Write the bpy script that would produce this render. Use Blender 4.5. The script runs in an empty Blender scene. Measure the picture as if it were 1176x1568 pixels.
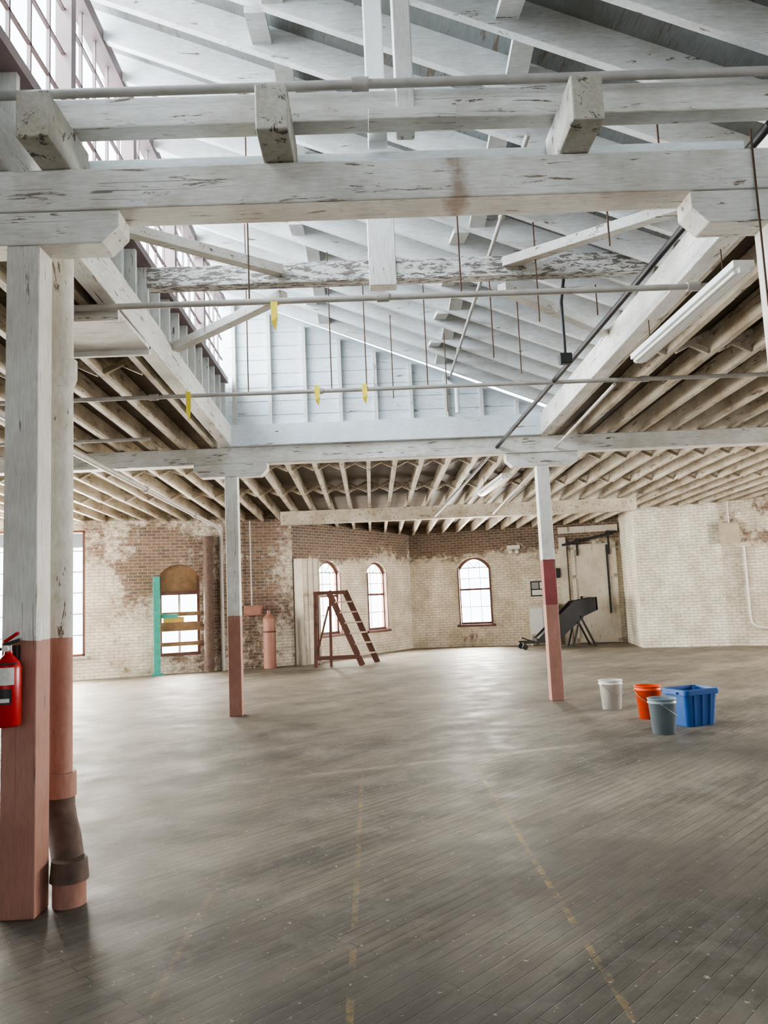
import bpy, math, random
from mathutils import Vector, Matrix
random.seed(7)
V=Vector
scn=bpy.context.scene
# ------------------------------------------------------------------ materials
def new_mat(name):
    m=bpy.data.materials.new(name); m.use_nodes=True
    nt=m.node_tree; nt.nodes.clear()
    out=nt.nodes.new("ShaderNodeOutputMaterial"); b=nt.nodes.new("ShaderNodeBsdfPrincipled")
    nt.links.new(b.outputs[0],out.inputs[0])
    return m,nt,b
def N(nt,t,**k):
    n=nt.nodes.new(t)
    for a,v in k.items(): setattr(n,a,v)
    return n
def L(nt,a,b): nt.links.new(a,b)
def coords(nt,scale=(1,1,1),rot=(0,0,0),loc=(0,0,0)):
    tc=N(nt,"ShaderNodeTexCoord"); mp=N(nt,"ShaderNodeMapping")
    mp.inputs["Scale"].default_value=scale; mp.inputs["Rotation"].default_value=rot; mp.inputs["Location"].default_value=loc
    L(nt,tc.outputs["Object"],mp.inputs[0]); return mp.outputs[0]
def noise(nt,vec,scale,detail=4,rough=.6,dist=0):
    n=N(nt,"ShaderNodeTexNoise"); n.inputs["Scale"].default_value=scale; n.inputs["Detail"].default_value=detail
    n.inputs["Roughness"].default_value=rough; n.inputs["Distortion"].default_value=dist
    L(nt,vec,n.inputs["Vector"]); return n.outputs["Fac"]
def ramp(nt,fac,a,b,ca=(0,0,0,1),cb=(1,1,1,1)):
    r=N(nt,"ShaderNodeValToRGB"); r.color_ramp.elements[0].position=a; r.color_ramp.elements[1].position=b
    r.color_ramp.elements[0].color=ca; r.color_ramp.elements[1].color=cb
    L(nt,fac,r.inputs[0]); return r.outputs[0]
def mix(nt,fac,a,b,mode='MIX'):
    m=N(nt,"ShaderNodeMix",data_type='RGBA',blend_type=mode)
    for s,v in ((m.inputs[0],fac),(m.inputs[6],a),(m.inputs[7],b)):
        if hasattr(v,"is_linked"): L(nt,v,s)
        elif isinstance(v,(int,float)): s.default_value=v
        else: s.default_value=(v[0],v[1],v[2],1)
    return m.outputs[2]
def mth(nt,op,a,b=0,c=0):
    m=N(nt,"ShaderNodeMath",operation=op)
    for s,v in zip(m.inputs,(a,b,c)):
        if hasattr(v,"is_linked"): L(nt,v,s)
        else: s.default_value=v
    return m.outputs[0]
def bump(nt,b,h,strength=.3,dist=.01):
    n=N(nt,"ShaderNodeBump"); n.inputs["Strength"].default_value=strength; n.inputs["Distance"].default_value=dist
    L(nt,h,n.inputs["Height"]); L(nt,n.outputs[0],b.inputs["Normal"])
def blob(nt,v,x,y,rx,ry):
    mp=N(nt,"ShaderNodeMapping"); mp.inputs["Location"].default_value=(-x/rx,-y/ry,0); mp.inputs["Scale"].default_value=(1/rx,1/ry,0)
    L(nt,v,mp.inputs[0]); ln=N(nt,"ShaderNodeVectorMath",operation='LENGTH'); L(nt,mp.outputs[0],ln.inputs[0])
    return mth(nt,'MAXIMUM',mth(nt,'SUBTRACT',1,ln.outputs["Value"]),0)

def paint(name,base,under=(.16,.12,.09),peel=.0,dirt=(.40,.35,.28),dirtamt=.5,stretch=(1,1,1),rough=.65,zones=None,sc=1.0,crack=0,psc=3.2,stain_x=None):
    m,nt,b=new_mat(name)
    v=coords(nt); vs=coords(nt,scale=stretch)
    col=base
    if zones:
        sep=N(nt,"ShaderNodeSeparateXYZ"); L(nt,v,sep.inputs[0])
        z=mth(nt,'ADD',sep.outputs[2],mth(nt,'MULTIPLY',noise(nt,v,6,2),.03))
        cur=base
        for zm,c in sorted(zones,key=lambda q:-q[0]):
            cur=mix(nt,mth(nt,'LESS_THAN',z,zm+.015),cur,c)
        col=cur
    d=ramp(nt,noise(nt,v,1.3*sc,4,.65),.40,.68)
    dcol=mix(nt,1.0,col,(dirt[0]*1.35,dirt[1]*1.35,dirt[2]*1.35),'MULTIPLY')
    c1=mix(nt,mth(nt,'MULTIPLY',d,dirtamt),col,dcol)
    gn=noise(nt,vs,14*sc,4,.7)
    g=ramp(nt,gn,.35,.8,(1,1,1,1),(.60,.57,.52,1))
    c2=mix(nt,.75,c1,g,'MULTIPLY')
    lo=.70-peel*.28
    pk=ramp(nt,noise(nt,vs,psc*sc,6,.75,.5),lo,lo+.02)
    c3=mix(nt,pk,c2,under)
    if stain_x is not None:
        sp=N(nt,"ShaderNodeSeparateXYZ"); L(nt,v,sp.inputs[0])
        w=mth(nt,'ADD',mth(nt,'ABSOLUTE',mth(nt,'SUBTRACT',sp.outputs[0],stain_x)),mth(nt,'MULTIPLY',mth(nt,'SUBTRACT',noise(nt,v,7,4),.5),.25))
        c3=mix(nt,mth(nt,'MULTIPLY',ramp(nt,w,.01,.09,(1,1,1,1),(0,0,0,1)),.7),c3,(.22,.13,.07))
    h=mth(nt,'ADD',mth(nt,'MULTIPLY',gn,.8),mth(nt,'MULTIPLY',pk,-.6))
    if crack:
        vc=coords(nt,scale=tuple(1.5 if s>2 else .045 for s in stretch),loc=(3.1,1.7,.4))
        ck=mth(nt,'LESS_THAN',mth(nt,'ABSOLUTE',mth(nt,'SUBTRACT',noise(nt,vc,5.5,3,.45),.5)),.0028*crack)
        ck=mth(nt,'MULTIPLY',ck,ramp(nt,noise(nt,v,2.3,2),.50,.54))
        c3=mix(nt,mth(nt,'MULTIPLY',ck,.75),c3,(.08,.06,.045)); h=mth(nt,'SUBTRACT',h,ck)
    L(nt,c3,b.inputs["Base Color"]); b.inputs["Roughness"].default_value=rough
    bump(nt,b,h,.35,.006)
    return m
def plain(name,col,rough=.5,metal=0,var=.25,sc=8):
    m,nt,b=new_mat(name); v=coords(nt)
    n=ramp(nt,noise(nt,v,sc,4),.3,.75,(1-var,1-var,1-var,1),(1,1,1,1))
    L(nt,mix(nt,1.0,col,n,'MULTIPLY'),b.inputs["Base Color"])
    b.inputs["Roughness"].default_value=rough; b.inputs["Metallic"].default_value=metal
    return m
WHITE=(.72,.715,.685)
m_white_y=paint("white_timber_y",WHITE,stretch=(6,.7,6),peel=.35,crack=1)
m_white_x=paint("white_timber_x",WHITE,stretch=(.7,6,6),peel=.33,crack=1.3,dirtamt=.65)
m_girder=paint("girder_timber_x",WHITE,under=(.22,.18,.14),stretch=(.7,6,6),peel=.34,crack=1.6,dirtamt=.8,stain_x=.62)
m_white_z=paint("white_timber_z",WHITE,stretch=(6,6,.7),peel=.3)
m_peel_x=paint("peeling_timber_x",(.76,.77,.76),under=(.17,.145,.125),stretch=(1.6,7,7),peel=.70,dirtamt=.6,psc=5)
m_block=paint("lookout_block_paint",(.58,.56,.50),under=(.12,.10,.08),stretch=(3,3,3),peel=.40,dirtamt=.9)
m_rafter=paint("rafter_paint",(.78,.80,.81),stretch=(.8,6,6),peel=.25,dirtamt=.5)
m_roofdeck=paint("roof_deck_paint",(.26,.27,.27),stretch=(6,.6,6),peel=.4,dirtamt=.6)
m_joist=paint("joist_paint",(.57,.525,.445),stretch=(6,.7,6),peel=.42,dirtamt=.9)
m_deck=paint("deck_boards",(.12,.09,.065),under=(.04,.03,.022),stretch=(.7,6,6),peel=.5,dirtamt=.7)
PINK=(.39,.195,.15)
m_col=paint("column_paint",WHITE,under=(.2,.15,.12),stretch=(7,7,.6),peel=.30,zones=[(1.46,PINK)],crack=1.6,dirtamt=.6)
m_colR=paint("column_paint_red",WHITE,stretch=(7,7,.6),peel=.26,zones=[(1.42,PINK),(2.1,(.28,.065,.065))],crack=1.3)
m_pipe=plain("pipe_paint",(.44,.415,.38),.5)
m_rust=plain("rust_iron",(.12,.065,.04),.8,0,.5,10)
m_ci=paint("soil_pipe_paint",(.66,.66,.63),stretch=(3,3,1),peel=.3,zones=[(1.46,PINK)])
m_cib=plain("soil_pipe_brown",(.13,.08,.06),.7,0,.5,12)
m_black=plain("black_rubber",(.015,.015,.018),.5)
m_steel=plain("dark_steel",(.035,.035,.037),.45,.3,.4,5)
m_grey=plain("steel_grey",(.30,.31,.31),.45,.2)
m_red=plain("extinguisher_red",(.42,.008,.010),.3,0,.1)
m_label=plain("label_paper",(.70,.69,.65),.6,0,.2,40)
m_metalw=plain("white_enamel",(.76,.78,.78),.35,0,.08)
m_frame=plain("window_frame_brown",(.14,.065,.05),.6,0,.3)
m_framew=plain("window_frame_white",(.45,.45,.45),.6,0,.3)
m_wframe=plain("monitor_frame_paint",(.24,.17,.165),.6,0,.35,3)
m_lad=plain("ladder_wood",(.085,.032,.018),.6,0,.4,6)
m_tread=plain("ladder_tread",(.36,.26,.18),.6,0,.4,6)
m_teal=plain("teal_paint",(.05,.33,.27),.6,0,.3)
m_boardy=plain("board_yellow",(.65,.42,.12),.6,0,.2)
m_wood=plain("raw_wood",(.28,.17,.09),.7,0,.4,6)
m_tape=plain("yellow_tape",(.80,.62,.05),.5,0,.1)
m_tank=plain("tank_pink",(.33,.16,.12),.6,0,.3,4)
m_bw=plain("plastic_white",(.70,.68,.63),.4,0,.15,6)
m_bo=plain("plastic_orange",(.80,.08,.015),.35,0,.1)
m_bg=plain("plastic_grey",(.22,.27,.30),.4,0,.15)
m_bb=plain("plastic_blue",(.016,.09,.30),.35,0,.15)
m_door=paint("fire_door_paint",(.66,.62,.54),under=(.25,.2,.16),stretch=(4,4,.6),peel=.3)
m_boxtan=plain("box_tan",(.50,.42,.32),.6,0,.3,6)
m_panel=paint("panel_paint",(.72,.79,.84),stretch=(.6,6,6),peel=.25,dirtamt=.3)

def brick(name,blobs=(),hz=3.2,top=.55,base=.0,white=(.75,.69,.60),dark=1.0):
    m,nt,b=new_mat(name); v=coords(nt)
    br=N(nt,"ShaderNodeTexBrick"); L(nt,v,br.inputs["Vector"])
    br.inputs["Scale"].default_value=1; br.inputs["Brick Width"].default_value=.225; br.inputs["Row Height"].default_value=.08
    br.inputs["Mortar Size"].default_value=.009; br.inputs["Mortar Smooth"].default_value=.3
    br.inputs["Color1"].default_value=(.21*dark,.125*dark,.085*dark,1); br.inputs["Color2"].default_value=(.10*dark,.066*dark,.05*dark,1); br.inputs["Mortar"].default_value=(.36,.31,.25,1)
    sep=N(nt,"ShaderNodeSeparateXYZ"); L(nt,v,sep.inputs[0])
    n1=noise(nt,v,.9,6,.68,.4); n2=noise(nt,v,7,6,.8)
    f=mth(nt,'ADD',mth(nt,'MULTIPLY',mth(nt,'SUBTRACT',n1,.5),2.8),mth(nt,'MULTIPLY',mth(nt,'SUBTRACT',n2,.5),4.2))
    hgt=N(nt,"ShaderNodeMapRange"); hgt.inputs[1].default_value=hz-.6; hgt.inputs[2].default_value=hz+.3; hgt.inputs[3].default_value=0; hgt.inputs[4].default_value=top
    L(nt,sep.outputs[1],hgt.inputs[0])
    f=mth(nt,'ADD',f,hgt.outputs[0]); f=mth(nt,'ADD',f,base)
    for (x,y,rx,ry,a) in blobs:
        f=mth(nt,'ADD',f,mth(nt,'MULTIPLY',blob(nt,v,x,y,rx,ry),a))
    mask=mth(nt,'MULTIPLY',ramp(nt,f,.34,1.0),.93)
    wn=ramp(nt,noise(nt,v,1.6,6,.78),.34,.66,(.56,.53,.47,1),(1.04,1.04,1.04,1))
    wc=mix(nt,1.0,white,wn,'MULTIPLY')
    wc=mix(nt,mth(nt,'MULTIPLY',br.outputs["Fac"],.5),wc,(.30,.27,.22))
    bv=mix(nt,1.0,br.outputs["Color"],ramp(nt,n2,.25,.8,(.6,.6,.6,1),(1.3,1.27,1.25,1)),'MULTIPLY')
    L(nt,mix(nt,mask,wc,bv),b.inputs["Base Color"]); b.inputs["Roughness"].default_value=.85
    h=mth(nt,'SUBTRACT',mth(nt,'MULTIPLY',n2,.4),br.outputs["Fac"])
    bump(nt,b,h,.9,.02)
    return m

def floor_mat():
    m,nt,b=new_mat("floor_planks")
    v=coords(nt); vr=coords(nt,rot=(0,0,math.radians(-45)))
    br=N(nt,"ShaderNodeTexBrick"); L(nt,vr,br.inputs["Vector"])
    br.offset=.37; br.inputs["Scale"].default_value=1; br.inputs["Brick Width"].default_value=2.6; br.inputs["Row Height"].default_value=.075
    br.inputs["Mortar Size"].default_value=.0035; br.inputs["Mortar Smooth"].default_value=.5
    br.inputs["Color1"].default_value=(.26,.232,.192,1); br.inputs["Color2"].default_value=(.22,.196,.162,1); br.inputs["Mortar"].default_value=(.085,.073,.06,1)
    mp=N(nt,"ShaderNodeMapping"); mp.inputs["Scale"].default_value=(.6,9,1); L(nt,vr,mp.inputs[0])
    gn=noise(nt,mp.outputs[0],2.5,6,.75)
    g=ramp(nt,gn,.32,.70,(.62,.62,.62,1),(1.15,1.14,1.11,1))
    c=mix(nt,1.0,br.outputs["Color"],g,'MULTIPLY')
    mp2=N(nt,"ShaderNodeMapping"); mp2.inputs["Scale"].default_value=(.5,1.6,1); L(nt,vr,mp2.inputs[0])
    big=ramp(nt,noise(nt,mp2.outputs[0],.6,6,.68,.5),.36,.64,(.48,.48,.48,1),(1.22,1.20,1.16,1))
    c=mix(nt,1.0,c,big,'MULTIPLY')
    c=mix(nt,mth(nt,'MULTIPLY',ramp(nt,noise(nt,v,1.1,8,.82),.50,.70),.38),c,(.43,.40,.35))
    c=mix(nt,mth(nt,'MULTIPLY',ramp(nt,noise(nt,v,3.5,8,.80),.52,.72),.35),c,(.38,.35,.30))
    c=mix(nt,ramp(nt,noise(nt,v,30,2,.5),.70,.73),c,(.52,.49,.43))
    c=mix(nt,mth(nt,'MULTIPLY',ramp(nt,noise(nt,v,7,6,.8),.61,.70),.65),c,(.06,.05,.04))
    shade=None  # column and girder shade painted into the floor colour as noisy dark ellipses
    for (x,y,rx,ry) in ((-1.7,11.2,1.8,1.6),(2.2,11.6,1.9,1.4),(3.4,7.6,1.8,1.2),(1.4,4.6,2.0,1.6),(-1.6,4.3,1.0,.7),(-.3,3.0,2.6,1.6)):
        k=blob(nt,v,x,y,rx,ry); shade=k if shade is None else mth(nt,'MAXIMUM',shade,k)
    shade=ramp(nt,mth(nt,'ADD',shade,mth(nt,'MULTIPLY',mth(nt,'SUBTRACT',noise(nt,v,2.2,6,.7),.5),1.4)),.22,.85)
    c=mix(nt,mth(nt,'MULTIPLY',shade,.62),c,(.072,.064,.054))
    sepv=N(nt,"ShaderNodeSeparateXYZ"); L(nt,v,sepv.inputs[0])
    x,y=sepv.outputs[0],sepv.outputs[1]
    wear=ramp(nt,noise(nt,v,5,7,.85),.47,.62)
    tot=None
    for x0,wd,am in ((-.97,.016,.28),(-.15,.016,.45),(.92,.018,.5)):
        ln=mth(nt,'MULTIPLY',mth(nt,'LESS_THAN',mth(nt,'ABSOLUTE',mth(nt,'SUBTRACT',x,x0)),wd),am)
        tot=ln if tot is None else mth(nt,'MAXIMUM',tot,ln)
    tot=mth(nt,'MULTIPLY',tot,mth(nt,'LESS_THAN',y,7.4))
    tot=mth(nt,'MULTIPLY',tot,wear)
    c=mix(nt,tot,c,(.52,.36,.11))
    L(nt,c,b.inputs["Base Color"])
    r=ramp(nt,noise(nt,v,2,4),.3,.7,(.50,.50,.50,1),(.75,.75,.75,1)); L(nt,r,b.inputs["Roughness"])
    b.inputs["Specular IOR Level"].default_value=.4
    h=mth(nt,'SUBTRACT',mth(nt,'MULTIPLY',gn,.6),br.outputs["Fac"])
    bump(nt,b,h,.35,.005)
    return m
# ------------------------------------------------------------------ mesh builder
class MB:
    def __init__(s): s.v=[]; s.f=[]; s.m=[]; s.sm=[]; s.mats=[]
    def mi(s,m):
        if m not in s.mats: s.mats.append(m)
        return s.mats.index(m)
    def add(s,vs,fs,m,smooth=False):
        o=len(s.v); s.v+=[tuple(p) for p in vs]; i=s.mi(m)
        for f in fs: s.f.append(tuple(o+k for k in f)); s.m.append(i); s.sm.append(smooth)
    def box(s,a,b,m):
        x0,x1=sorted((a[0],b[0])); y0,y1=sorted((a[1],b[1])); z0,z1=sorted((a[2],b[2]))
        s.add([(x0,y0,z0),(x1,y0,z0),(x1,y1,z0),(x0,y1,z0),(x0,y0,z1),(x1,y0,z1),(x1,y1,z1),(x0,y1,z1)],
              [(0,3,2,1),(4,5,6,7),(0,1,5,4),(1,2,6,5),(2,3,7,6),(3,0,4,7)],m)
    def beam(s,p,q,w,h,m,up=(0,0,1)):
        p,q=V(p),V(q); d=(q-p).normalized(); u=V(up); r=d.cross(u)
        if r.length<1e-4: r=d.cross(V((0,1,0)))
        r.normalize(); u=r.cross(d).normalized()
        vs=[]
        for e in (p,q):
            for a,b in ((-1,-1),(1,-1),(1,1),(-1,1)): vs.append(e+r*a*w/2+u*b*h/2)
        s.add(vs,[(0,1,2,3),(7,6,5,4),(0,4,5,1),(1,5,6,2),(2,6,7,3),(3,7,4,0)],m)
    def cyl(s,p,q,r,m,r2=None,n=16,caps=True):
        p,q=V(p),V(q); r2=r if r2 is None else r2; d=(q-p).normalized()
        a=d.cross(V((0,0,1))); 
        if a.length<1e-3: a=V((1,0,0))
        a.normalize(); b=d.cross(a)
        vs=[]
        for e,rr in ((p,r),(q,r2)):
            for k in range(n):
                t=2*math.pi*k/n; vs.append(e+a*math.cos(t)*rr+b*math.sin(t)*rr)
        s.add(vs,[(k,(k+1)%n,n+(k+1)%n,n+k) for k in range(n)],m,True)
        if caps:
            s.add(vs[:n],[tuple(range(n))[::-1]],m); s.add(vs[n:],[tuple(range(n))],m)
    def tube(s,pts,r,m,n=12):
        pts=[V(p) for p in pts]
        rr=r if isinstance(r,(list,tuple)) else [r]*len(pts)
        rings=[]; prev=None
        for i,p in enumerate(pts):
            d=(pts[min(i+1,len(pts)-1)]-pts[max(i-1,0)]).normalized()
            a=prev-d*prev.dot(d) if prev is not None else d.cross(V((0.13,1,.2)))
            a.normalize(); prev=a; b=d.cross(a)
            rings.append([p+a*math.cos(2*math.pi*k/n)*rr[i]+b*math.sin(2*math.pi*k/n)*rr[i] for k in range(n)])
        vs=[q for R_ in rings for q in R_]; fs=[]
        for i in range(len(pts)-1):
            for k in range(n): fs.append((i*n+k,i*n+(k+1)%n,(i+1)*n+(k+1)%n,(i+1)*n+k))
        s.add(vs,fs,m,True); s.add(rings[0],[tuple(range(n))[::-1]],m); s.add(rings[-1],[tuple(range(n))],m)
    def prism(s,poly,off,m):
        n=len(poly); vs=[V(p) for p in poly]+[V(p)+V(off) for p in poly]
        s.add(vs,[tuple(range(n))[::-1],tuple(range(n,2*n))]+[(k,(k+1)%n,n+(k+1)%n,n+k) for k in range(n)],m)
    def done(s,name,bevel=0,mw=None,recalc=True):
        me=bpy.data.meshes.new(name); me.from_pydata(s.v,[],s.f)
        for m in s.mats: me.materials.append(m)
        me.polygons.foreach_set("material_index",s.m); me.polygons.foreach_set("use_smooth",s.sm); me.update()
        import bmesh
        bm=bmesh.new(); bm.from_mesh(me); bmesh.ops.recalc_face_normals(bm,faces=bm.faces); bm.to_mesh(me); bm.free()
        o=bpy.data.objects.new(name,me); scn.collection.objects.link(o)
        if mw is not None: o.matrix_world=mw
        if bevel:
            b=o.modifiers.new("bevel",'BEVEL'); b.width=bevel; b.segments=2; b.limit_method='ANGLE'
        return o

def zt(Y): return 4.20-.026*(Y-4.35)        # girder top = joist bottom
# ------------------------------------------------------------------ plan
A_=(-12.0,17.38); A0=(-7.5,18.8); A1=(-2.1,20.5); B1=(1.31,25.3); C1=(7.75,23.61)
D0=(7.34,21.1); D1=(9.42,20.45); E1=(14.0,17.15)
YR=-7.0
def yend(x):
    if x>D1[0]: a,b=D1,E1
    elif x>D0[0]: a,b=D0,D1
    elif x>B1[0]: a,b=B1,C1
    elif x>A1[0]: a,b=A1,B1
    else: a,b=A_,A1
    t=(x-a[0])/(b[0]-a[0]); return a[1]+t*(b[1]-a[1])

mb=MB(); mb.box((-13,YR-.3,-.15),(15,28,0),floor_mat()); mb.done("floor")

def wall(name,a,b,holes,mat,z1=5.0,th=.35,z0=0,ext=0,flip=False):
    a=V((a[0],a[1],0)); b=V((b[0],b[1],0)); d=(b-a); Ln=d.length; d.normalize()
    cu=bpy.data.curves.new(name,'CURVE'); cu.dimensions='2D'; cu.fill_mode='BOTH'; cu.extrude=th/2
    def sp(pts):
        s=cu.splines.new('POLY'); s.points.add(len(pts)-1)
        for i,p in enumerate(pts): s.points[i].co=(p[0],p[1],0,1)
        s.use_cyclic_u=True
    sp([(-ext,z0),(Ln+ext,z0),(Ln+ext,z1),(-ext,z1)])
    for h in holes: sp(h)
    o=bpy.data.objects.new(name+"_tmp",cu); scn.collection.objects.link(o)
    bpy.context.view_layer.update()
    me=bpy.data.meshes.new_from_object(o.evaluated_get(bpy.context.evaluated_depsgraph_get()))
    bpy.data.objects.remove(o); me.name=name
    me.materials.clear(); me.materials.append(mat)
    w=bpy.data.objects.new(name,me); scn.collection.objects.link(w)
    nrm=d.cross(V((0,0,1)))
    base=a-nrm*th/2
    w.matrix_world=Matrix(((d.x,0,nrm.x,base.x),(d.y,0,nrm.y,base.y),(0,1,0,0),(0,0,0,1)))
    return w
def frame_of(a,b):
    a=V((a[0],a[1],0)); d=(V((b[0],b[1],0))-a).normalized(); n=d.cross(V((0,0,1)))
    return Matrix(((d.x,-n.x,0,a.x),(d.y,-n.y,0,a.y),(0,0,1,0),(0,0,0,1)))   # local x along wall, y outward, z up
def arch(cx,w,z0,zt_,rise):
    pts=[(cx-w/2,z0),(cx+w/2,z0)]; zs=zt_-rise
    R_=(w*w/4+rise*rise)/(2*rise); cz=zt_-R_; ha=math.asin(min(1,w/2/R_))
    for k in range(13):
        t=ha-2*ha*k/12; pts.append((cx+R_*math.sin(t),cz+R_*math.cos(t)))
    return pts
def rect(x0,x1,z0,z1): return [(x0,z0),(x1,z0),(x1,z1),(x0,z1)]

sA=math.hypot(A0[0]-A_[0],A0[1]-A_[1])
mA=brick("brick_back_left",blobs=[(sA+2.5,3.0,1.4,1.3,1.4),(sA+1.7,2.2,.8,1.0,1.1),(sA+4.6,2.4,1.5,2.9,1.4),(sA+1.0,3.3,.7,1.2,.7),(sA+2.8,.3,.9,.6,1.0),(sA+3.6,1.2,.6,1.8,1.2)],hz=3.6,top=.4,base=.15)
mB=brick("brick_back_angled",blobs=[(.4,1.8,.8,2.2,.7),(1.0,3.3,3,.7,.9),(2.5,3.1,2,.5,.8)],hz=3.05,top=1.5,base=-.1,dark=.75)
mC=brick("brick_back",blobs=[(2.5,3.4,4,.6,.6),(0.5,3.2,2.5,.5,.7),(2,.35,1.5,.3,.6),(4.2,2.7,1.2,.7,.5)],hz=3.1,top=1.55,base=-.2,dark=.75,white=(.80,.73,.61))
mD=brick("brick_shaft",hz=4.5,top=.2,base=-1.1,white=(.82,.79,.71))
mE=brick("brick_right",blobs=[(1.2,2.8,1.0,.45,1.5),(.3,3.3,.5,.5,.9),(1.2,3.6,1,.3,1.0)],hz=4.2,top=.3,base=-.1,white=(.74,.69,.60))
mA_left=brick("brick_left",hz=3.6,top=.3,base=-.2)
win_big=rect(sA-1.9,sA+.58,.56,3.62)
wall("wall_back_left",A_,A1,[win_big,rect(sA-4.4,sA-2.4,.56,3.62),arch(sA+2.8,1.0,.5,2.72,.3)],mA,ext=.05)
wall("wall_back_angled",A1,B1,[arch(1.63,1.0,.7,2.77,.33),arch(3.97,1.05,.7,2.77,.33)],mB)
wall("wall_back",B1,C1,[arch(2.09,1.06,.7,2.84,.33)],mC)
wall("wall_shaft_side",C1,D0,[],mD)
wall("wall_shaft",D0,D1,[],mD)
wall("wall_back_right",D1,E1,[],mE,ext=.2)
wall("wall_right",E1,(14,YR),[rect(k,k+2.4,.9,3.6) for k in (1.5,5.5,9.5,13.5)],mE)  # unseen window openings, added to bring light to the right side
wall("wall_left",(-12,YR),A_,[rect(k,k+2.4,.7,3.6) for k in (10,14,18,21)],mA_left)
wall("wall_rear",(14,YR),(-12,YR),[rect(k,k+2.6,1.4,3.8) for k in (8.2,12.4,16.6)],mD)  # unseen rear openings, cut to let in fill light from behind the camera

# ------------------------------------------------------------------ windows
def arched_window(name,a,b,cx,w,z0,z1,rise):
    mb=MB(); fr=.07; y0,y1=.10,.18
    pts=arch(cx,w,z0,z1,rise); n=len(pts)
    czm=(z0+z1)/2
    for i in range(n):
        p,q=pts[i],pts[(i+1)%n]
        def ins(pt): return (pt[0]+(fr if pt[0]<cx-.01 else -fr if pt[0]>cx+.01 else 0)*(1 if abs(pt[0]-cx)>w*.3 else abs(pt[0]-cx)/(w*.3)), pt[1]+(fr if pt[1]<czm else -fr))
        pi,qi=ins(p),ins(q)
        mb.prism([(p[0],y0,p[1]),(q[0],y0,q[1]),(qi[0],y0,qi[1]),(pi[0],y0,pi[1])],(0,y1-y0,0),m_frame)
    zm=z0+(z1-z0)*.52
    mb.box((cx-w/2+fr,y0+.01,zm-.03),(cx+w/2-fr,y1,zm+.03),m_frame)
    mb.box((cx-w/2+fr,y0+.02,z1-rise-.02),(cx+w/2-fr,y1-.02,z1-rise+.01),m_framew)
    for dx in (-w/6,w/6):
        mb.box((cx+dx-.010,y0+.02,z0+fr),(cx+dx+.010,y1-.02,z1-rise*.55),m_framew)
    for zz in (z0+(zm-z0)*.5,zm+(z1-rise-zm)*.5): mb.box((cx-w/2+fr,y0+.02,zz-.010),(cx+w/2-fr,y1-.02,zz+.010),m_framew)
    for t in (-35,35): 
        tt=math.radians(t); mb.beam((cx,y0+.04,z1-rise),(cx+math.sin(tt)*rise*1.1,y0+.04,z1-rise+math.cos(tt)*rise*.9),.02,.02,m_framew,up=(0,1,0))
    mb.box((cx-w/2-.08,-.06,z0-.07),(cx+w/2+.08,.12,z0),m_frame)
    mb.box((cx-w/2,-.02,z0),(cx-w/2+.04,.12,z1-rise),m_frame); mb.box((cx+w/2-.04,-.02,z0),(cx+w/2,.12,z1-rise),m_frame)
    return mb.done(name,mw=frame_of(a,b))
arched_window("window_1",A1,B1,1.63,1.0,.7,2.77,.33)
arched_window("window_2",A1,B1,3.97,1.05,.7,2.77,.33)
arched_window("window_3",B1,C1,2.09,1.06,.7,2.84,.33)
def grid_window(name,a,b,x0,x1,z0,z1,nx,nz):
    mb=MB(); f=.06
    mb.box((x0,.05,z0),(x0+f,.18,z1),m_frame); mb.box((x1-f,.05,z0),(x1,.18,z1),m_frame)
    mb.box((x0,.05,z0),(x1,.18,z0+f),m_frame); mb.box((x0,.05,z1-f),(x1,.18,z1),m_frame)
    for i in range(1,nx): 
        x=x0+(x1-x0)*i/nx; mb.box((x-.014,.1,z0),(x+.014,.14,z1),m_framew)
    for i in range(1,nz):
        z=z0+(z1-z0)*i/nz; mb.box((x0,.1,z-.014),(x1,.14,z+.014),m_framew)
    mb.box((x0-.05,-.06,z0-.06),(x1+.05,.1,z0),m_framew)
    return mb.done(name,mw=frame_of(a,b))
grid_window("window_4",A_,A1,sA-1.9,sA+.58,.56,3.62,7,6)
grid_window("window_5",A_,A1,sA-4.4,sA-2.4,.56,3.62,6,6)

# ------------------------------------------------------------------ columns
def column(x,y,mat,mat_b,name="timber_column",w=.19,bl=.56):
    mb=MB(); zb=zt(y)-.255
    mb.box((x-w/2,y-w/2,0),(x+w/2,y+w/2,zb-.2),mat)
    z1=zb-.001; z0=zb-.2
    poly=[(x-bl,y-w/2-.01,z1),(x-bl,y-w/2-.01,z0+.1),(x-bl+.1,y-w/2-.01,z0),(x+bl-.1,y-w/2-.01,z0),(x+bl,y-w/2-.01,z0+.1),(x+bl,y-w/2-.01,z1)]
    mb.prism(poly,(0,w+.02,0),mat_b)
    return mb.done(name,bevel=.008)
for (x,y,m) in [(-1.945,4.42,m_col),(2.56,4.42,m_colR),(-2.05,11.68,m_col),(2.72,11.75,m_colR),(-7.2,4.42,m_col),(7.8,4.42,m_col),(-7.2,11.7,m_col),(7.8,11.75,m_col),(-2.0,-3,m_col),(2.6,-3,m_col)]:
    column(x,y,m,m_white_x)
def girder(y,x0,x1,name="timber_girder",w=.24):
    mb=MB(); z=zt(y); mb.box((x0,y-w/2,z-.255),(x1,y+w/2,z-.003),m_girder if y<5 else m_white_x); return mb.done(name,bevel=.01)
girder(4.42,-11.9,13.9); girder(11.72,-11.9,13.9); girder(-3,-11.9,13.9)
mb=MB(); mb.box((-2.1,18.5,3.50),(6.55,18.75,3.82),m_joist); mb.done("timber_girder",bevel=.01)

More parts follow.
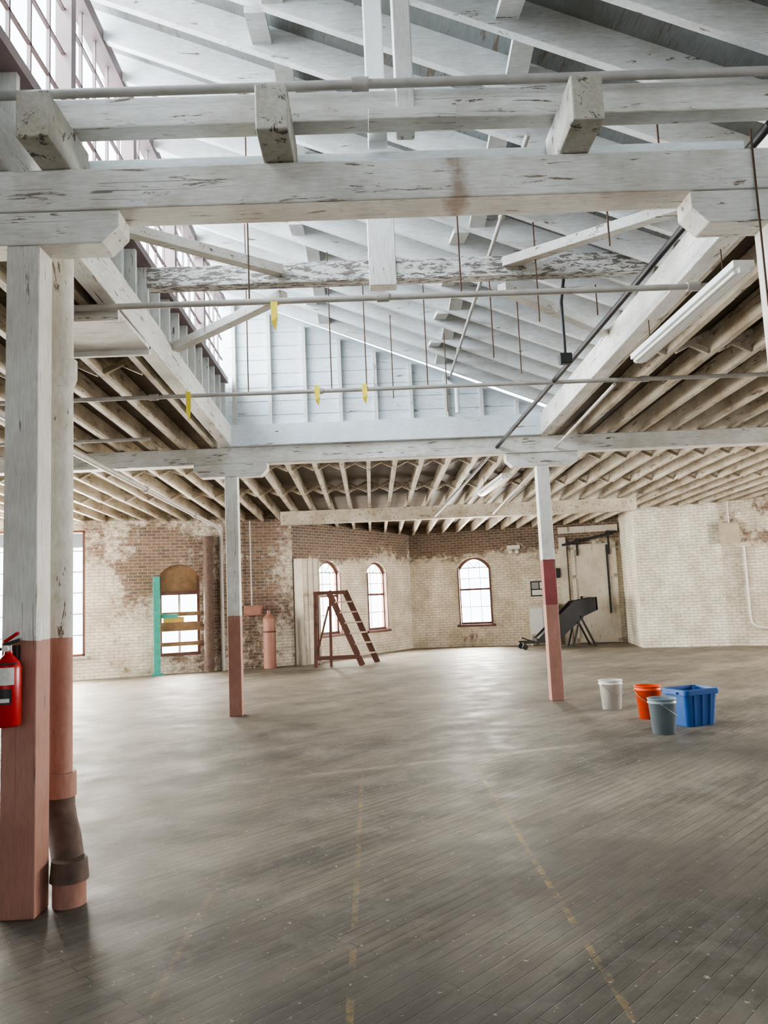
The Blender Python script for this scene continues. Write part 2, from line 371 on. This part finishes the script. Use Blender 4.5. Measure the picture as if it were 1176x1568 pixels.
# ------------------------------------------------------------------ low roof joists + deck
def mk_joists():
    mb=MB(); x=-11.7
    while x<13.9:
        ye=yend(x)-.02; y0=YR
        if -2.25<x<2.85: y0=11.85
        jit=random.uniform(-.002,.012)
        mb.beam((x,y0,zt(y0)+.12+jit),(x,ye,zt(ye)+.12+jit),.07,.24,m_joist)
        x+=.47
    for yb in (1.5,8.0,13.6,16.2):
        x=-11.7
        while x<13.3:
            inside=(-2.7<x<2.85) and yb<11
            if not inside and yb<yend(x)-.5:
                z=zt(yb)
                mb.beam((x+.04,yb,z+.02),(x+.43,yb,z+.21),.045,.055,m_joist)
                mb.beam((x+.04,yb+.06,z+.21),(x+.43,yb+.06,z+.02),.045,.055,m_joist)
            x+=.47
    return mb.done("ceiling_joists")
mk_joists()
mb=MB()
def slab(x0,x1,y0,y1,th=.08):
    a,b=zt(y0)+.255,zt(y1)+.255
    mb.add([(x0,y0,a),(x1,y0,a),(x1,y1,b),(x0,y1,b),(x0,y0,a+th),(x1,y0,a+th),(x1,y1,b+th),(x0,y1,b+th)],
           [(0,3,2,1),(4,5,6,7),(0,1,5,4),(1,2,6,5),(2,3,7,6),(3,0,4,7)],m_deck)
slab(-12.3,-2.15,YR-.3,11.85); slab(2.8,14.3,YR-.3,11.85); slab(-12.3,14.3,11.85,27)
mb.done("ceiling")
# ------------------------------------------------------------------ roof monitor
XL,XRt=-2.08,2.72
def rb(X,Y): return 6.25-.40*(X+2)+.026*(11.6-Y)     # rafter underside
mb=MB(); y=-6.9; ys=[]
while y<11.6:
    ys.append(y); y+=.50
for y in ys:
    p=V((XL-.25,y,rb(XL-.25,y)+.12)); q=V((XRt+.1,y,rb(XRt+.1,y)+.12)); mb.beam(p,q,.065,.24,m_rafter)
mb.done("roof_rafters",bevel=.004)
mb=MB()
for i in range(len(ys)-1):
    for xx in (-.6,1.1):
        y0,y1=ys[i]+.03,ys[i+1]-.03; z=rb(xx,(y0+y1)/2); s=(1 if i%2 else -1)
        xj=xx+.07*s
        mb.beam((xj,y0,z+.02+.09*(s>0)),(xj,y1,z+.02+.09*(s<0)),.15,.045,m_rafter)
        mb.beam((xj,y0,z+.02+.09*(s>0)+.06),(xj,y1,z+.02+.09*(s<0)+.06),.04,.12,m_rafter)
mb.done("rafter_blocking")
mb=MB()
pts=[(XL-.35,YR-.2),(XRt+.25,YR-.2),(XRt+.25,11.75),(XL-.35,11.75)]
lo=[(x,y,rb(x,y)+.245) for x,y in pts]
mb.prism(lo,(0,0,.06),m_roofdeck); mb.done("ceiling_monitor")
mb=MB()
for X in (-2.1,2.78):
    mb.beam((X,YR,zt(YR)+.16),(X,11.6,zt(11.6)+.16),.16,.32,m_white_y)
mb.done("timber_edge_beam",bevel=.01)
mb=MB()
mb.add([(XL-.12,YR,zt(YR)+.3),(XL-.12,11.7,zt(11.7)+.3),(XL-.12,11.7,5.02),(XL-.12,YR,5.02),(XL-.15,YR,zt(YR)+.3),(XL-.15,11.7,zt(11.7)+.3),(XL-.15,11.7,5.02),(XL-.15,YR,5.02)],
       [(0,1,2,3),(7,6,5,4),(0,4,5,1),(3,2,6,7),(0,3,7,4),(1,5,6,2)],m_panel)
mb.box((XL-.15,YR,5.0),(XL-.12,2.38,rb(XL,YR)+.1),m_panel)      # unseen panel added over the near windows to darken the foreground
y=YR+.1
while y<11.6:
    mb.box((XL-.12,y-.025,zt(y)+.3),(XL-.02,y+.025,5.02),m_white_z); y+=.41
mb.done("wall_monitor_left")
mb=MB()
mb.beam((XL-.06,YR,5.05),(XL-.06,11.6,5.05),.16,.08,m_wframe)
def wtop(y): return rb(XL,y)+.02
mb.beam((XL-.06,YR,wtop(YR)),(XL-.06,11.6,wtop(11.6)),.14,.12,m_wframe)
y=-6.8; W_=1.53
while y<11.5:
    mb.beam((XL-.06,y,5.05),(XL-.06,y,wtop(y)),.12,.09,m_wframe,up=(0,1,0))
    ye=min(y+W_,11.55)
    for k in range(1,5):
        yk=y+(W_)*k/5
        if yk<11.5: mb.box((XL-.075,yk-.010,5.05),(XL-.05,yk+.010,wtop(yk)),m_wframe)
    for k in range(1,4):
        z0=5.05+(wtop(y)-5.05)*k/4; mb.box((XL-.075,y,z0-.01),(XL-.05,ye,z0+.01),m_wframe)
    y+=W_
mb.done("window_6")
mb=MB(); ye=11.72
poly=[(XL-.1,ye,4.25),(XRt+.15,ye,4.25),(XRt+.15,ye,rb(XRt,11.6)+.1),(XL-.1,ye,rb(XL,11.6)+.25)]
mb.prism(poly,(0,.06,0),m_panel)
x=-1.98
while x<2.7:
    mb.box((x-.03,ye-.09,4.3),(x+.03,ye,rb(x,11.6)+.1),m_white_z); x+=.545
for k in range(1,9):
    z=4.3+k*.22; xr=min(XRt,(6.25+.02-z)/.40-2)
    if xr>XL: mb.box((XL,ye-.006,z-.003),(xr,ye,z+.003),m_grey)
mb.box((XL,ye-.22,zt(11.7)),(XRt,ye,4.33),m_panel)
mb.done("wall_monitor_end",bevel=.004)
def tie(y,z0,z1,mat,posts):
    mb=MB(); mb.box((XL+.15,y-.07,z0),(XRt-.05,y+.07,z1),mat)
    for x,w in posts: mb.box((x-w/2,y-.085,z0-.06),(x+w/2,y+.06,rb(x,y)+.05),m_white_z)
    return mb.done("tie_beam",bevel=.008)
tie(4.42,4.48,4.67,m_white_x,[(.33,.11)])
tie(6.85,4.52,4.71,m_peel_x,[(.23,.25)])
tie(1.9,4.5,4.7,m_white_x,[(.3,.2)])
mb=MB(); mb.box((.10,4.52,4.45),(.22,4.62,rb(.16,4.6)+.05),m_metalw); mb.done("steel_post",bevel=.01)
mb=MB(); mb.box((XL+.3,4.62,4.22),(XRt-.2,4.74,4.44),m_panel); mb.done("timber_blocking_beam",bevel=.006)
for x in (-.44,1.32,-1.75):
    mb=MB(); mb.box((x-.09,3.98,4.2),(x+.09,4.6,4.47),m_block); mb.done("timber_lookout_block",bevel=.01)
mb=MB(); mb.box((.1,4.22,4.40),(.62,4.35,4.47),m_white_x); mb.done("timber_packer",bevel=.005)
mb=MB()
for s,xe in ((-1,-2.0),(1,2.68)):
    xt=-.70 if s<0 else 1.35
    mb.beam((xt,6.75,4.62),(xe,5.75,4.62),.10,.09,m_white_x)
    mb.beam((xt,6.95,4.47),(xe,8.1,4.40),.10,.09,m_white_x)
mb.done("lateral_brace",bevel=.005)

# ------------------------------------------------------------------ pipes and services
def pipe(name,pts,r,m=None,coup=(),mcoup=None):
    mb=MB(); m=m or m_pipe
    mb.tube(pts,r,m)
    for t in coup:
        p=V(pts[0]).lerp(V(pts[-1]),t); d=(V(pts[-1])-V(pts[0])).normalized()
        mb.cyl(p-d*.05,p+d*.05,r*1.5,mcoup or m)
    return mb.done(name)
pipe("sprinkler_pipe",[(-5,4.22,4.60),(6,4.22,4.64)],.027,coup=(.46,.7))
pipe("sprinkler_pipe",[(-2.55,6.12,4.08),(2.95,6.12,4.08)],.026,coup=(.5,.03,.97))
pipe("sprinkler_pipe",[(-5.5,8.6,4.0),(7,8.6,4.0)],.024,coup=(.25,.4,.7))
pipe("sprinkler_pipe",[(-3.6,5.0,3.62),(-3.5,18.3,3.45)],.04,coup=(.3,.55,.8))
pipe("sprinkler_pipe",[(-7.0,10.3,3.9),(-2.9,10.3,3.9)],.022)
pipe("conduit_pipe",[(1.32,5.4,rb(1.32,5.4)-.06),(1.32,11.2,rb(1.32,11.2)-.05)],.02,coup=(.2,.5,.8))
pipe("vent_pipe",[(1.42,11.35,4.35),(1.42,11.35,4.75),(1.25,11.35,4.86)],.035,m_metalw)
pipe("sprinkler_pipe",[(2.9,8.6,3.95),(2.95,18,3.5)],.02)
for (x,y,z) in [(2.0,4.7,4.45),(1.85,5.35,4.1),(1.60,6.6,4.0),(.85,6.12,4.1),(1.35,7.6,4.0),(1.75,8.2,4.0),(.05,8.6,4.0),(.75,8.6,4.0),(-.35,8.6,4.0),(2.35,7.3,4.3),(-1.3,8.6,4.0),(-.9,6.12,4.1),(1.1,9.8,4.0),(.4,9.8,4.2)]:
    pipe("hanging_rod",[(x,y,z),(x,y,rb(x,y)-.01)],.007,m_rust)
pipe("drop_pipe",[(1.93,7.05,3.84),(1.93,7.05,4.35),(1.97,7.05,4.6),(2.05,7.05,rb(2.05,7.05)-.01)],.016,m_steel)
mb=MB(); mb.box((1.87,7.01,3.74),(1.99,7.09,3.84),m_steel); mb.done("junction_box",bevel=.01)
pts=[V((2.46,4.2,4.28)).lerp(V((1.62,18.45,3.55)),t/20)-V((0,0,.05*math.sin(math.pi*t/20))) for t in range(21)]
pipe("power_cable",pts,.028,m_black)
pipe("chain_drop",[(2.38,4.28,4.3),(2.38,4.28,3.2)],.006,m_rust)
for (x,y,z,h) in [(-.70,6.1,4.06,.24),(-1.98,8.57,4.0,.30),(-.52,8.57,4.02,.2),(.02,8.57,4.02,.2)]:
    mb=MB(); mb.add([(x-.025,y,z+.04),(x+.03,y,z+.04),(x+.035,y-.02,z-h*.5),(x+.015,y,z-h),(x-.02,y-.02,z-h*.7)],[(0,1,2,3,4)],m_tape)
    mb.tube([(x-.02,y+.03,z+.01),(x+.02,y+.03,z+.01)],.032,m_tape); mb.done("caution_tape")
def fluor(p,q,w=.16):
    mb=MB(); p,q=V(p),V(q)
    mb.beam(p,q,w,.05,m_metalw)
    mb.beam(p+V((0,0,-.045)),q+V((0,0,-.045)),w*.45,.04,m_metalw)
    d=(q-p).normalized()
    for s in (-1,1): mb.cyl(p+V((s*w*.32,0,-.05))+d*.03,q+V((s*w*.32,0,-.05))-d*.03,.016,m_bw)
    for t in (.15,.85):
        c=p.lerp(q,t); mb.cyl(c,V((c.x,c.y,zt(c.y)-.01)),.005,m_rust)
    return mb.done("fluorescent_light_fixture")
fluor((2.80,5.3,3.91),(2.72,7.3,3.86)); fluor((2.42,13.1,3.66),(2.27,15.1,3.62))
mb=MB(); mb.box((-2.8,6.2,4.0),(-2.0,6.25,4.10),m_white_x); mb.box((-2.8,6.25,4.05),(-2.0,7.15,4.09),m_white_x); mb.box((-2.8,7.1,4.0),(-2.0,7.15,4.10),m_white_x)
mb.box((-2.8,6.25,4.0),(-2.76,7.1,4.10),m_white_y); mb.done("ceiling_hatch_panel",bevel=.005)

# cast iron soil pipe
mb=MB(); cx,cy=-1.905,4.80
mb.tube([(cx,cy,.62),(cx,cy,4.15)],.07,m_ci,20)
mb.cyl((cx,cy,3.08),(cx,cy,3.2),.092,m_ci,n=20); mb.cyl((cx,cy,3.02),(cx,cy,3.08),.072,m_ci,r2=.092,n=20)
mb.cyl((cx,cy,.52),(cx,cy,.66),.092,m_ci,n=20)
mb.tube([(cx,cy,.56),(cx,cy,.46),(cx+.02,cy-.03,.38),(cx+.07,cy-.1,.30),(cx+.12,cy-.19,.22),(cx+.15,cy-.25,.15),(cx+.16,cy-.27,.06)],[.084,.086,.09,.09,.088,.088,.088],m_cib,20)
mb.cyl((cx+.16,cy-.27,.13),(cx+.16,cy-.27,.24),.105,m_cib,r2=.095,n=20)
mb.cyl((cx+.16,cy-.27,0),(cx+.16,cy-.27,.13),.09,m_ci,n=20)
mb.done("cast_iron_soil_pipe")
# fire extinguisher
mb=MB(); ex,ey=-1.955,4.225
prof=[(0,.0),(.058,.0),(.066,.012),(.066,.30),(.058,.335),(.035,.362),(.022,.375),(.022,.395)]
n=24; vs=[];fs=[]
for r,z in prof:
    for k in range(n): vs.append((ex+r*math.cos(2*math.pi*k/n),ey+r*math.sin(2*math.pi*k/n),1.02+z))
for i in range(len(prof)-1):
    for k in range(n): fs.append((i*n+k,i*n+(k+1)%n,(i+1)*n+(k+1)%n,(i+1)*n+k))
mb.add(vs,fs,m_red,True)
mb.cyl((ex,ey,1.41),(ex,ey,1.445),.018,m_grey)
mb.beam((ex-.02,ey,1.45),(ex+.08,ey-.03,1.475),.02,.014,m_steel); mb.beam((ex-.02,ey,1.465),(ex+.06,ey-.02,1.51),.02,.012,m_red)
mb.cyl((ex,ey-.02,1.43),(ex,ey-.045,1.43),.017,m_label)
mb.tube([(ex-.02,ey,1.43),(ex-.065,ey-.01,1.42),(ex-.085,ey-.01,1.35),(ex-.078,ey-.01,1.24),(ex-.07,ey-.02,1.18)],.009,m_black,8)
for (z0,z1,mm,a0,a1) in [(1.24,1.33,m_label,-140,-40),(1.14,1.22,m_black,-130,-50),(1.345,1.355,m_black,-150,-30),(1.15,1.17,m_label,-120,-60)]:
    v_=[];k_=9; rr=.0674 if z0!=1.15 else .0678
    for zz in (z0,z1):
        for k in range(k_+1):
            t=math.radians(a0+(a1-a0)*k/k_); v_.append((ex+rr*math.cos(t),ey+rr*math.sin(t),zz))
    mb.add(v_,[(k,k+1,k_+2+k,k_+1+k) for k in range(k_)],mm,True)
mb.box((ex-.02,ey+.05,1.12),(ex+.02,ey+.098,1.44),m_steel)
mb.done("fire_extinguisher")

# ------------------------------------------------------------------ buckets, tote
def bucket(name,x,y,h,rt,rbm,m,fill=None):
    mb=MB(); n=28; prof=[(0,.0),(rbm,.0),(rt*.97,h*.86),(rt*1.04,h*.865),(rt*1.04,h*.89),(rt,h*.895),(rt,h*.97),(rt*1.05,h*.975),(rt*1.05,h),(rt*.96,h),(rbm*.95,.02),(0,.02)]
    vs=[];fs=[]
    for r,z in prof:
        for k in range(n): vs.append((r*math.cos(2*math.pi*k/n),r*math.sin(2*math.pi*k/n),z))
    for i in range(len(prof)-1):
        for k in range(n): fs.append((i*n+k,i*n+(k+1)%n,(i+1)*n+(k+1)%n,(i+1)*n+k))
    mb.add(vs,fs,m,True)
    hp=[(rt*1.07*math.cos(t),-rt*1.07*math.sin(t)*.95,h*.87-math.sin(t)*h*.35) for t in [math.pi*k/12 for k in range(13)]]
    mb.tube(hp,.004,m_grey,6)
    for s in (-1,1): mb.cyl((s*rt*1.0,0,h*.87),(s*rt*1.1,0,h*.87),.014,m)
    o=mb.done(name); o.location=(x,y,0); return o
bucket("white_plastic_bucket",3.21,10.65,.385,.155,.125,m_bw).rotation_euler[2]=.5
bucket("grey_plastic_bucket",3.18,8.70,.385,.15,.12,m_bg).rotation_euler[2]=1.2
bucket("orange_plastic_bucket",3.40,9.75,.40,.155,.125,m_bo)
mb=MB(); th=.42
def ring(w,d,z,r=.05):
    pts=[]
    for sx,sy,a0 in ((1,1,0),(-1,1,90),(-1,-1,180),(1,-1,270)):
        for k in range(5):
            t=math.radians(a0+22.5*k); pts.append((sx*(w-r)+r*math.cos(t),sy*(d-r)+r*math.sin(t),z))
    return pts
rs=[ring(.20,.155,0),ring(.235,.19,th*.84),ring(.255,.213,th*.845),ring(.257,.215,th*.99),ring(.24,.2,th),ring(.225,.18,th),ring(.19,.145,.02)]
vs=[p for r_ in rs for p in r_]; nn=20; fs=[]
for i in range(len(rs)-1):
    for k in range(nn): fs.append((i*nn+k,i*nn+(k+1)%nn,(i+1)*nn+(k+1)%nn,(i+1)*nn+k))
fs.append(tuple(range(nn))[::-1]); fs.append(tuple(range(6*nn,7*nn)))
mb.add(vs,fs,m_bb,False)
for sx in (-.12,0,.12): mb.beam((sx*.9,-.157,.01),(sx,-.195,th*.84),.03,.02,m_bb,up=(0,-1,0))
for s in (-1,1):
    mb.box((s*.25,-.08,th*.88),(s*.28,.08,th*.93),m_bb)
o=mb.done("blue_plastic_tote",bevel=.004); o.location=(3.71,9.2,0); o.rotation_euler[2]=.35

# ------------------------------------------------------------------ back wall furniture
mb=MB(); lx,ly=-1.44,20.0
def LB(p,q,wx=.05,wy=.09,m=None): mb.beam(V(p)+V((lx,ly,0)),V(q)+V((lx,ly,0)),wx,wy,m or m_lad,up=(0,1,0))
for dy in (-.45,.35):
    LB((0.0,dy,0),(.03,dy*.6,1.85),.09,.07)
    LB((1.16 if dy<0 else 1.54,dy,0),(.36 if dy<0 else .76,dy*.6,1.88),.15,.05)
LB((-.02,-.27,1.84),(.78,-.27,1.84),.09,.06); LB((-.02,.21,1.84),(.80,.21,1.84),.09,.06)
LB((.0,-.44,.22),(1.08,-.44,.22),.10,.04); LB((.0,-.44,.10),(.05,.35,.10),.07,.05)
LB((.38,-.44,0),(.40,-.27,1.84),.07,.05)
for k in range(1,7):
    t=k/7; xa=1.16+(.36-1.16)*t; xb=1.54+(.76-1.54)*t; ya=-.45*(1-.4*t); yb=.35*(1-.4*t); z=1.86*t
    mb.beam(V((lx+xa,ly+ya,z)),V((lx+xb,ly+yb,z)),.17,.035,m_tread)
for z in (.55,1.05,1.5): mb.beam(V((lx,ly-.42,z)),V((lx,ly+.32,z)),.04,.05,m_lad)
LB((.0,-.44,.2),(.36,-.3,1.5),.05,.03)
mb.done("wooden_stepladder")
mb=MB(); Yc=22.6
def CP(x,z,y=0): return (x,Yc+y,z)
for yy in (-.3,.3):
    mb.prism([CP(4.75,.30,yy),CP(5.85,1.33,yy),CP(6.5,1.42,yy),CP(6.52,1.05,yy),CP(6.1,.88,yy),CP(5.35,.30,yy)],(0,.04,0),m_steel)
mb.prism([CP(4.8,.30,-.26),CP(5.9,1.25,-.26),CP(5.9,1.20,-.26),CP(4.85,.26,-.26)],(0,.56,0),m_black)
mb.box((5.88,Yc-.26,1.22),(6.5,Yc+.3,1.27),m_black); mb.box((6.48,Yc-.3,1.05),(6.52,Yc+.34,1.42),m_steel)
mb.prism([CP(5.35,.30,-.26),CP(6.1,.88,-.26),CP(6.1,.84,-.26),CP(5.4,.28,-.26)],(0,.56,0),m_black)
mb.box((4.7,Yc-.3,.22),(5.4,Yc+.34,.30),m_steel)
for x,y in ((4.35,-.3),(4.35,.34),(5.3,-.3),(5.3,.34)):
    mb.cyl((x,Yc+y-.025,.08),(x,Yc+y+.025,.08),.08,m_black); mb.box((x-.02,Yc+y-.04,.08),(x+.02,Yc+y+.04,.22),m_steel)
mb.beam((4.3,Yc-.3,.2),(5.4,Yc-.3,.2),.06,.05,m_steel); mb.beam((4.3,Yc+.34,.2),(5.4,Yc+.34,.2),.06,.05,m_steel)
mb.beam((4.25,Yc-.3,.36),(4.75,Yc-.3,.16),.04,.04,m_steel)
for y in (-.28,.32): mb.beam((6.0,Yc+y,.9),(5.75,Yc+y,.02),.05,.05,m_steel,up=(0,1,0)); mb.beam((6.0,Yc+y,.9),(6.4,Yc+y,.02),.05,.05,m_steel,up=(0,1,0))
mb.done("inclined_conveyor")
FC=frame_of(B1,C1)
mb=MB()
mb.box((5.15,-.10,.02),(6.5,-.03,3.05),m_door)
mb.box((5.15,-.12,.02),(5.27,-.10,3.05),m_door); mb.box((6.38,-.12,.02),(6.5,-.10,3.05),m_door)
for z in (.1,1.1,2.05,2.95): mb.box((5.15,-.12,z-.06),(6.5,-.10,z+.06),m_door)
mb.beam((4.9,-.14,3.05),(6.55,-.14,3.38),.05,.07,m_steel)
for x in (5.35,6.3):
    zz=3.05+(x-4.9)*.2; mb.cyl((x,-.2,zz+.02),(x,-.12,zz+.02),.08,m_steel); mb.box((x-.03,-.15,2.7),(x+.03,-.12,zz),m_steel)
mb.box((6.2,-.15,.9),(6.26,-.12,3.0),m_steel)
mb.box((5.35,-.16,1.3),(5.42,-.12,1.45),m_steel); mb.beam((5.05,-.13,1.3),(5.05,-.13,2.95),.02,.02,m_steel,up=(0,1,0))
mb.done("door_1",mw=FC,bevel=.003)
mb=MB(); mb.box((4.80,-.06,0),(5.02,-.0,3.3),m_door); mb.box((4.8,-.06,3.42),(6.6,0,3.62),m_door); mb.done("trim_1",mw=FC)
mb=MB(); mb.box((3.85,-.04,1.5),(4.4,0,1.98),m_steel); mb.box((3.89,-.045,1.54),(4.36,-.04,1.70),m_label); mb.box((3.89,-.045,1.74),(4.1,-.04,1.94),m_grey); mb.box((4.14,-.045,1.74),(4.36,-.04,1.94),m_label); mb.done("wall_notice_board",mw=FC)
mb=MB(); mb.box((3.75,-.3,.3),(4.65,-.02,1.2),m_door); mb.box((3.72,-.33,1.2),(4.68,-.01,1.24),m_door); mb.box((3.78,-.3,0),(3.84,-.04,.3),m_door); mb.box((4.56,-.3,0),(4.62,-.04,.3),m_door); mb.box((3.8,-.315,.36),(4.19,-.3,1.14),m_metalw); mb.box((4.21,-.315,.36),(4.6,-.3,1.14),m_metalw); mb.done("storage_cabinet",mw=FC,bevel=.004)
mb=MB(); mb.box((3.2,-.2,3.02),(3.6,-.02,3.14),m_bw); mb.cyl((3.3,-.12,3.0),(3.3,-.22,2.92),.06,m_bw); mb.cyl((3.5,-.12,3.0),(3.5,-.22,2.92),.06,m_bw); mb.done("emergency_light",mw=FC)
mb=MB(); mb.box((4.6,-.02,2.05),(4.78,-.12,2.35),m_steel); mb.done("switch_box",mw=FC,bevel=.005)
FE=frame_of(D1,E1)
mb=MB(); mb.box((.05,-.16,2.70),(.48,-.005,3.20),m_boxtan); mb.box((.02,-.18,2.68),(.51,-.16,3.23),m_boxtan); mb.done("wall_junction_box",mw=FE,bevel=.005)
mb=MB(); mb.tube([(.56,-.05,2.6),(.56,-.05,.75),(.58,-.05,.6),(.68,-.05,.5),(.9,-.05,.46),(1.6,-.05,.44)],.03,m_bw,10); mb.tube([(.25,-.05,3.25),(.25,-.05,3.9)],.02,m_bw,8); mb.done("conduit_pipe",mw=FE)
FB=frame_of(A1,B1)
mb=MB(); mb.box((.08,-.33,0),(.76,-.02,2.78),m_door)
for k in range(0,8): mb.box((.08,-.345,.0+k*.39),(.76,-.33,.02+k*.39),m_boxtan)
for x in (.08,.29,.52,.74): mb.box((x,-.342,0),(x+.02,-.33,2.78),m_boxtan)
mb.done("white_panelled_chase",mw=FB)
FA=frame_of(A_,A1)
mb=MB(); s=sA
mb.prism([(p[0],.1,p[1]) for p in arch(s+2.8,1.0,2.0,2.72,.3)],(0,.06,0),m_wood)
mb.box((s+2.3,.02,.5),(s+2.37,.2,2.42),m_frame); mb.box((s+3.23,.02,.5),(s+3.3,.2,2.42),m_frame); mb.box((s+2.3,.05,1.95),(s+3.3,.18,2.04),m_frame)
mb.box((s+2.3,-.02,.44),(s+3.3,.15,.52),m_frame); mb.box((s+2.77,.12,.5),(s+2.83,.16,2.0),m_framew)
mb.done("window_7",mw=FA)
mb=MB(); mb.box((s+2.32,-.06,1.42),(s+3.28,-.02,1.52),m_wood); mb.box((s+2.32,-.06,1.05),(s+3.28,-.02,1.27),m_wood); mb.box((s+2.4,-.08,1.27),(s+2.9,-.05,1.40),m_boardy); mb.box((s+2.32,-.06,.68),(s+3.28,-.02,.78),m_wood); mb.done("barricade_boards",mw=FA)
mb=MB(); mb.box((s+2.16,-.24,0),(s+2.32,-.10,2.42),m_teal); mb.box((s+2.1,-.3,0),(s+2.40,-.05,.04),m_teal); mb.box((s+2.2,-.2,1.38),(s+2.75,-.12,1.48),m_teal); mb.done("teal_post",mw=FA,bevel=.006)
mb=MB(); mb.tube([(s+3.5,-.16,0),(s+3.5,-.16,3.4)],.12,m_cib,16)
for z in (.1,1.2,2.3,3.3): mb.cyl((s+3.5,-.16,z),(s+3.5,-.16,z+.1),.145,m_cib)
mb.done("rusty_downpipe",mw=FA)
mb=MB(); mb.tube([(s+3.85,-.08,0),(s+3.85,-.08,3.7)],.05,m_pipe,12); mb.done("drain_pipe",mw=FA)
mb=MB(); mb.cyl((s+5.0,-.3,.0),(s+5.0,-.3,1.25),.16,m_tank,n=24); mb.cyl((s+5.0,-.3,1.25),(s+5.0,-.3,1.36),.16,m_tank,r2=.07,n=24); mb.cyl((s+5.0,-.3,1.36),(s+5.0,-.3,1.46),.05,m_tank); mb.cyl((s+5,-.3,.9),(s+5,-.3,.94),.17,m_rust,n=24); mb.done("pressure_tank",mw=FA)
mb=MB(); mb.box((s+4.4,-.2,1.35),(s+4.85,-.03,1.6),m_tank); mb.box((s+4.45,-.22,1.38),(s+4.8,-.2,1.57),m_tank); mb.tube([(s+4.6,-.1,1.6),(s+4.6,-.1,3.8)],.02,m_pipe,8); mb.done("electrical_box",mw=FA,bevel=.004)

# ------------------------------------------------------------------ light
w=bpy.data.worlds.new("world"); scn.world=w; w.use_nodes=True
bg=w.node_tree.nodes["Background"]; bg.inputs[0].default_value=(.82,.91,1.0,1); bg.inputs[1].default_value=7.0
def area(name,loc,target,sx,sy,power,col=(1,1,1)):
    l=bpy.data.lights.new(name,'AREA'); l.shape='RECTANGLE'; l.size=sx; l.size_y=sy; l.energy=power; l.color=col
    o=bpy.data.objects.new(name,l); scn.collection.objects.link(o)
    d=(V(target)-V(loc)).normalized(); x=V((0,0,1)).cross(-d).normalized(); z=-d; y=z.cross(x)
    o.matrix_world=Matrix(((x.x,y.x,z.x,loc[0]),(x.y,y.y,z.y,loc[1]),(x.z,y.z,z.z,loc[2]),(0,0,0,1)))
    return o
COOL=(.78,.90,1.0); WARM=(1,.94,.84)
area("skylight_daylight",(-3.2,7.6,6.2),(0,7.6,5.4),9,2.2,1600,COOL)
def wl(F_,x,z,sx,sz,p,c=WARM,off=.9):
    q=F_@V((x,off,z)); t=F_@V((x,-3,z-.3)); area("window_or_added_daylight",q,t,sx,sz,p,c)
wl(FB,1.63,1.7,1.4,2.4,1000); wl(FB,3.97,1.7,1.4,2.4,1000); wl(FC,2.09,1.75,1.4,2.4,1400)
wl(FA,sA-.7,2.1,3.0,3.3,2300); wl(FA,sA-3.4,2.1,2.4,3.3,1600); wl(FA,sA+2.8,1.4,1.2,1.8,600)
for k,p in ((19.2,1200),(22.2,1900)):
    area("window_or_added_daylight",(-12.9,YR+k,2.2),(0,YR+k,1.6),2.8,3.2,p,WARM)
for k,p in ((2.7,2100),(6.7,1300)):  # lamps outside the unseen right-hand openings, added to brighten that side
    area("window_or_added_daylight",(14.9,E1[1]-k,2.3),(0,E1[1]-k,1.6),2.8,3.2,p,WARM)
sl=bpy.data.lights.new("sun",'SUN'); sl.energy=9; sl.angle=math.radians(1.0); sl.color=(1,.93,.80)
so=bpy.data.objects.new("sun",sl); scn.collection.objects.link(so); so.location=(2,40,30)
so.rotation_euler=V((-.10,-.75,-1.0)).to_track_quat('-Z','Y').to_euler()

# ------------------------------------------------------------------ camera
F=1180.0
yw,pt,rl=[math.radians(v) for v in (1.23,6.5,2.5)]
f=V((math.sin(yw)*math.cos(pt),math.cos(yw)*math.cos(pt),math.sin(pt)))
r0=V((math.cos(yw),-math.sin(yw),0)); u0=r0.cross(f)
R=math.cos(rl)*r0-math.sin(rl)*u0; U=math.sin(rl)*r0+math.cos(rl)*u0
cam=bpy.data.cameras.new("camera"); co=bpy.data.objects.new("camera",cam); scn.collection.objects.link(co)
cam.sensor_fit='VERTICAL'; cam.sensor_height=36; cam.sensor_width=27; cam.lens=36*F/1568
co.matrix_world=Matrix(((R.x,U.x,-f.x,0),(R.y,U.y,-f.y,0),(R.z,U.z,-f.z,1.6),(0,0,0,1)))
scn.camera=co
scn.view_settings.view_transform='AgX'
try: scn.view_settings.look='AgX - Medium High Contrast'
except Exception: pass
scn.view_settings.exposure=0.0
